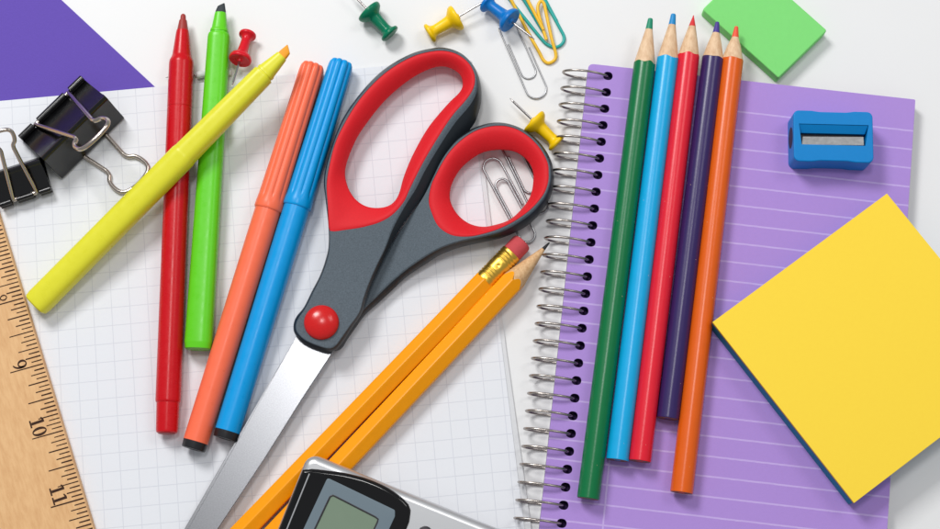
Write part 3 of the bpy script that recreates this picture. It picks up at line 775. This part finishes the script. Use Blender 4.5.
# ------------------------------------------------------------------ pencil sharpener
ST = NB+11.0
s0, s1, s3 = at(793.4, 111, ST), at(872.8, 111, ST), at(793.8, 162, ST)
sw, sl = (s1-s0).length, (s3-s0).length
sx = (at(873, 113.5, ST)-at(793.4, 111.6, ST)).normalized()
shp = thing('pencil_sharpener', 'blue plastic pencil sharpener with steel blade on the notebook', 'sharpener', ((s0+s1)/2+(s3-s0)/2).to_tuple()[:2]+(NB,), math.atan2(sx.y, sx.x))
def waist(w, l, r, ind):
    pts = rrect(-w/2, -l/2, w/2, l/2, r, 5); out = []
    for i, p in enumerate(pts):
        out.append(p); q = pts[(i+1) % len(pts)]
        if abs(p[1]-q[1]) < 1e-6 and abs(p[0]-q[0]) > 4:
            for f in (.18, .24, .3, .5, .7, .76, .82):
                e = ind*sm(min(f, 1-f), .18, .3); out.append((p[0]+(q[0]-p[0])*f, p[1]-math.copysign(e, p[1])))
    return out
slot = [(-sw*.40, -sl*.17), (sw*.40, -sl*.17), (sw*.445, sl*.235), (-sw*.43, sl*.235)]
bm = new(); prism(bm, waist(sw, sl, 2.1, .4), .02, 11.0, .45, 3, holes=[slot], hole_depth=5.5)
body = obj('sharpener_body', bm, M['sharp_blue'], shp, local=True, ang=40)
bm = new()   # sloping shaving chute inside the slot
a_ = [(-sw*.425, sl*.228, 10.75), (sw*.44, sl*.228, 10.75), (sw*.41, sl*.085, 9.0), (-sw*.405, sl*.085, 9.0)]
b_ = [(x, y, 5.6) for x, y, z in a_]
ra, rb = ring(bm, a_), ring(bm, b_); bridge(bm, ra, rb); bm.faces.new(ra); bm.faces.new(rb)
obj('shaving_chute', bm, M['sharp_blue'], body, local=True)
bm = new(); prism(bm, [(-sw*.395, -sl*.16), (sw*.395, -sl*.16), (sw*.395, sl*.08), (-sw*.395, sl*.08)], 5.6, 7.6); obj('cavity_shade_block', bm, M['gap_shade'], body, local=True)  # dark block standing in for the shade inside the cavity
bm = new()
a_ = [(-sw*.393, -sl*.164, 10.3), (sw*.385, -sl*.15, 10.3), (sw*.385, sl*.02, 9.8), (-sw*.375, sl*.0, 9.8)]
b_ = [(x, y, z-.6) for x, y, z in a_]
ra, rb = ring(bm, a_), ring(bm, b_); bridge(bm, ra, rb); bm.faces.new(ra); bm.faces.new(rb)
obj('cutting_blade', bm, M['cutter'], shp, local=True)
bm = new(); lathe(bm, Vector((-sw/2-.06, .6, 5.5)), Vector((-sw/2+2, .6, 5.5)), [(0, 3.9), (.4, 3.8)], 32); obj('pencil_hole_shade', bm, M['gap_shade'], shp, local=True)  # flat dark disc painted as the shaded inside of the hole

# ------------------------------------------------------------------ eraser
EH = 6.0
ec = [at(*p, EH) for p in ((702.3, 9.6), (778.6, 78), (827.3, 30.5))]; ec.append(ec[0]+ec[2]-ec[1])
bm = new(); prism(bm, round_poly([xy(p) for p in ec], [1.2, .6, 1.0, 1.0], 4), 0.02, EH, .5, 3, botbev=True)
finish(obj('eraser', bm, M['eraser_green']), 'light green rectangular eraser above the notebook', 'eraser')

# ------------------------------------------------------------------ sticky notes
SH = NB+9.6
nc = [at(*p, SH) for p in ((887, 193.5), (712.6, 322), (854.2, 502.8))]; nc.append(nc[0]+nc[2]-nc[1])
ncm = (nc[0]+nc[2])/2; d0 = nc[0]-nc[1]
pad2 = thing('sticky_note_block', 'thick block of yellow over blue sticky notes on the notebook', 'sticky notes', (ncm.x, ncm.y, NB), math.atan2(d0.y, d0.x))
for nm, z0, z1, m_, ins in (('blue_notes', NB+.03, NB+7.6, M['note_blue'], .12), ('orange_notes', NB+7.62, NB+8.4, M['note_orange'], .06), ('yellow_notes', NB+8.42, SH, M['note_yellow'], 0)):
    bm = new(); cc = Vector((ncm.x, ncm.y))
    prism(bm, [tuple(Vector(xy(p))+(cc-Vector(xy(p))).normalized()*ins) for p in nc], z0, z1, .05 if ins == 0 else 0, 1)
    obj(nm, bm, m_, pad2)

# ------------------------------------------------------------------ camera, lamps, world
cam = bpy.data.cameras.new('camera'); co = bpy.data.objects.new('camera', cam); COL.objects.link(co)
cam.sensor_width = 36; cam.lens = 36*F/940; cam.clip_start = 0.01; cam.clip_end = 20
co.location = CAM*0.001; co.rotation_euler = (TILT, 0, 0)
scene.camera = co
def lamp(name, loc, target, size, power, col=(1, 1, 1)):
    l = bpy.data.lights.new(name, 'AREA'); l.shape = 'DISK' if name == 'overhead_lamp' else 'SQUARE'; l.size = size; l.energy = power; l.color = col
    o = bpy.data.objects.new(name, l); COL.objects.link(o); o.location = loc
    o.rotation_euler = (Vector(target)-Vector(loc)).to_track_quat('-Z', 'Y').to_euler()
lamp('left_softbox_lamp', (-0.50, 0.70, 1.0), (0, 0, 0), 0.35, 10.4, (1, .995, .985))
lamp('right_softbox_lamp', (0.62, 0.45, 1.05), (0, 0, 0), 0.35, 2.0, (1, .99, .98))
lamp('overhead_lamp', (-0.07, 0.21, 1.2), (0, 0, 0), 0.2, 2.5, (1, .99, .98))
w = bpy.data.worlds.new('World'); scene.world = w; w.use_nodes = True
bg = w.node_tree.nodes['Background']; bg.inputs['Color'].default_value = (.93, .96, 1, 1); bg.inputs['Strength'].default_value = .35
scene.view_settings.view_transform = 'Standard'; scene.view_settings.look = 'None'; scene.view_settings.gamma = 1
scene.view_settings.exposure = 0
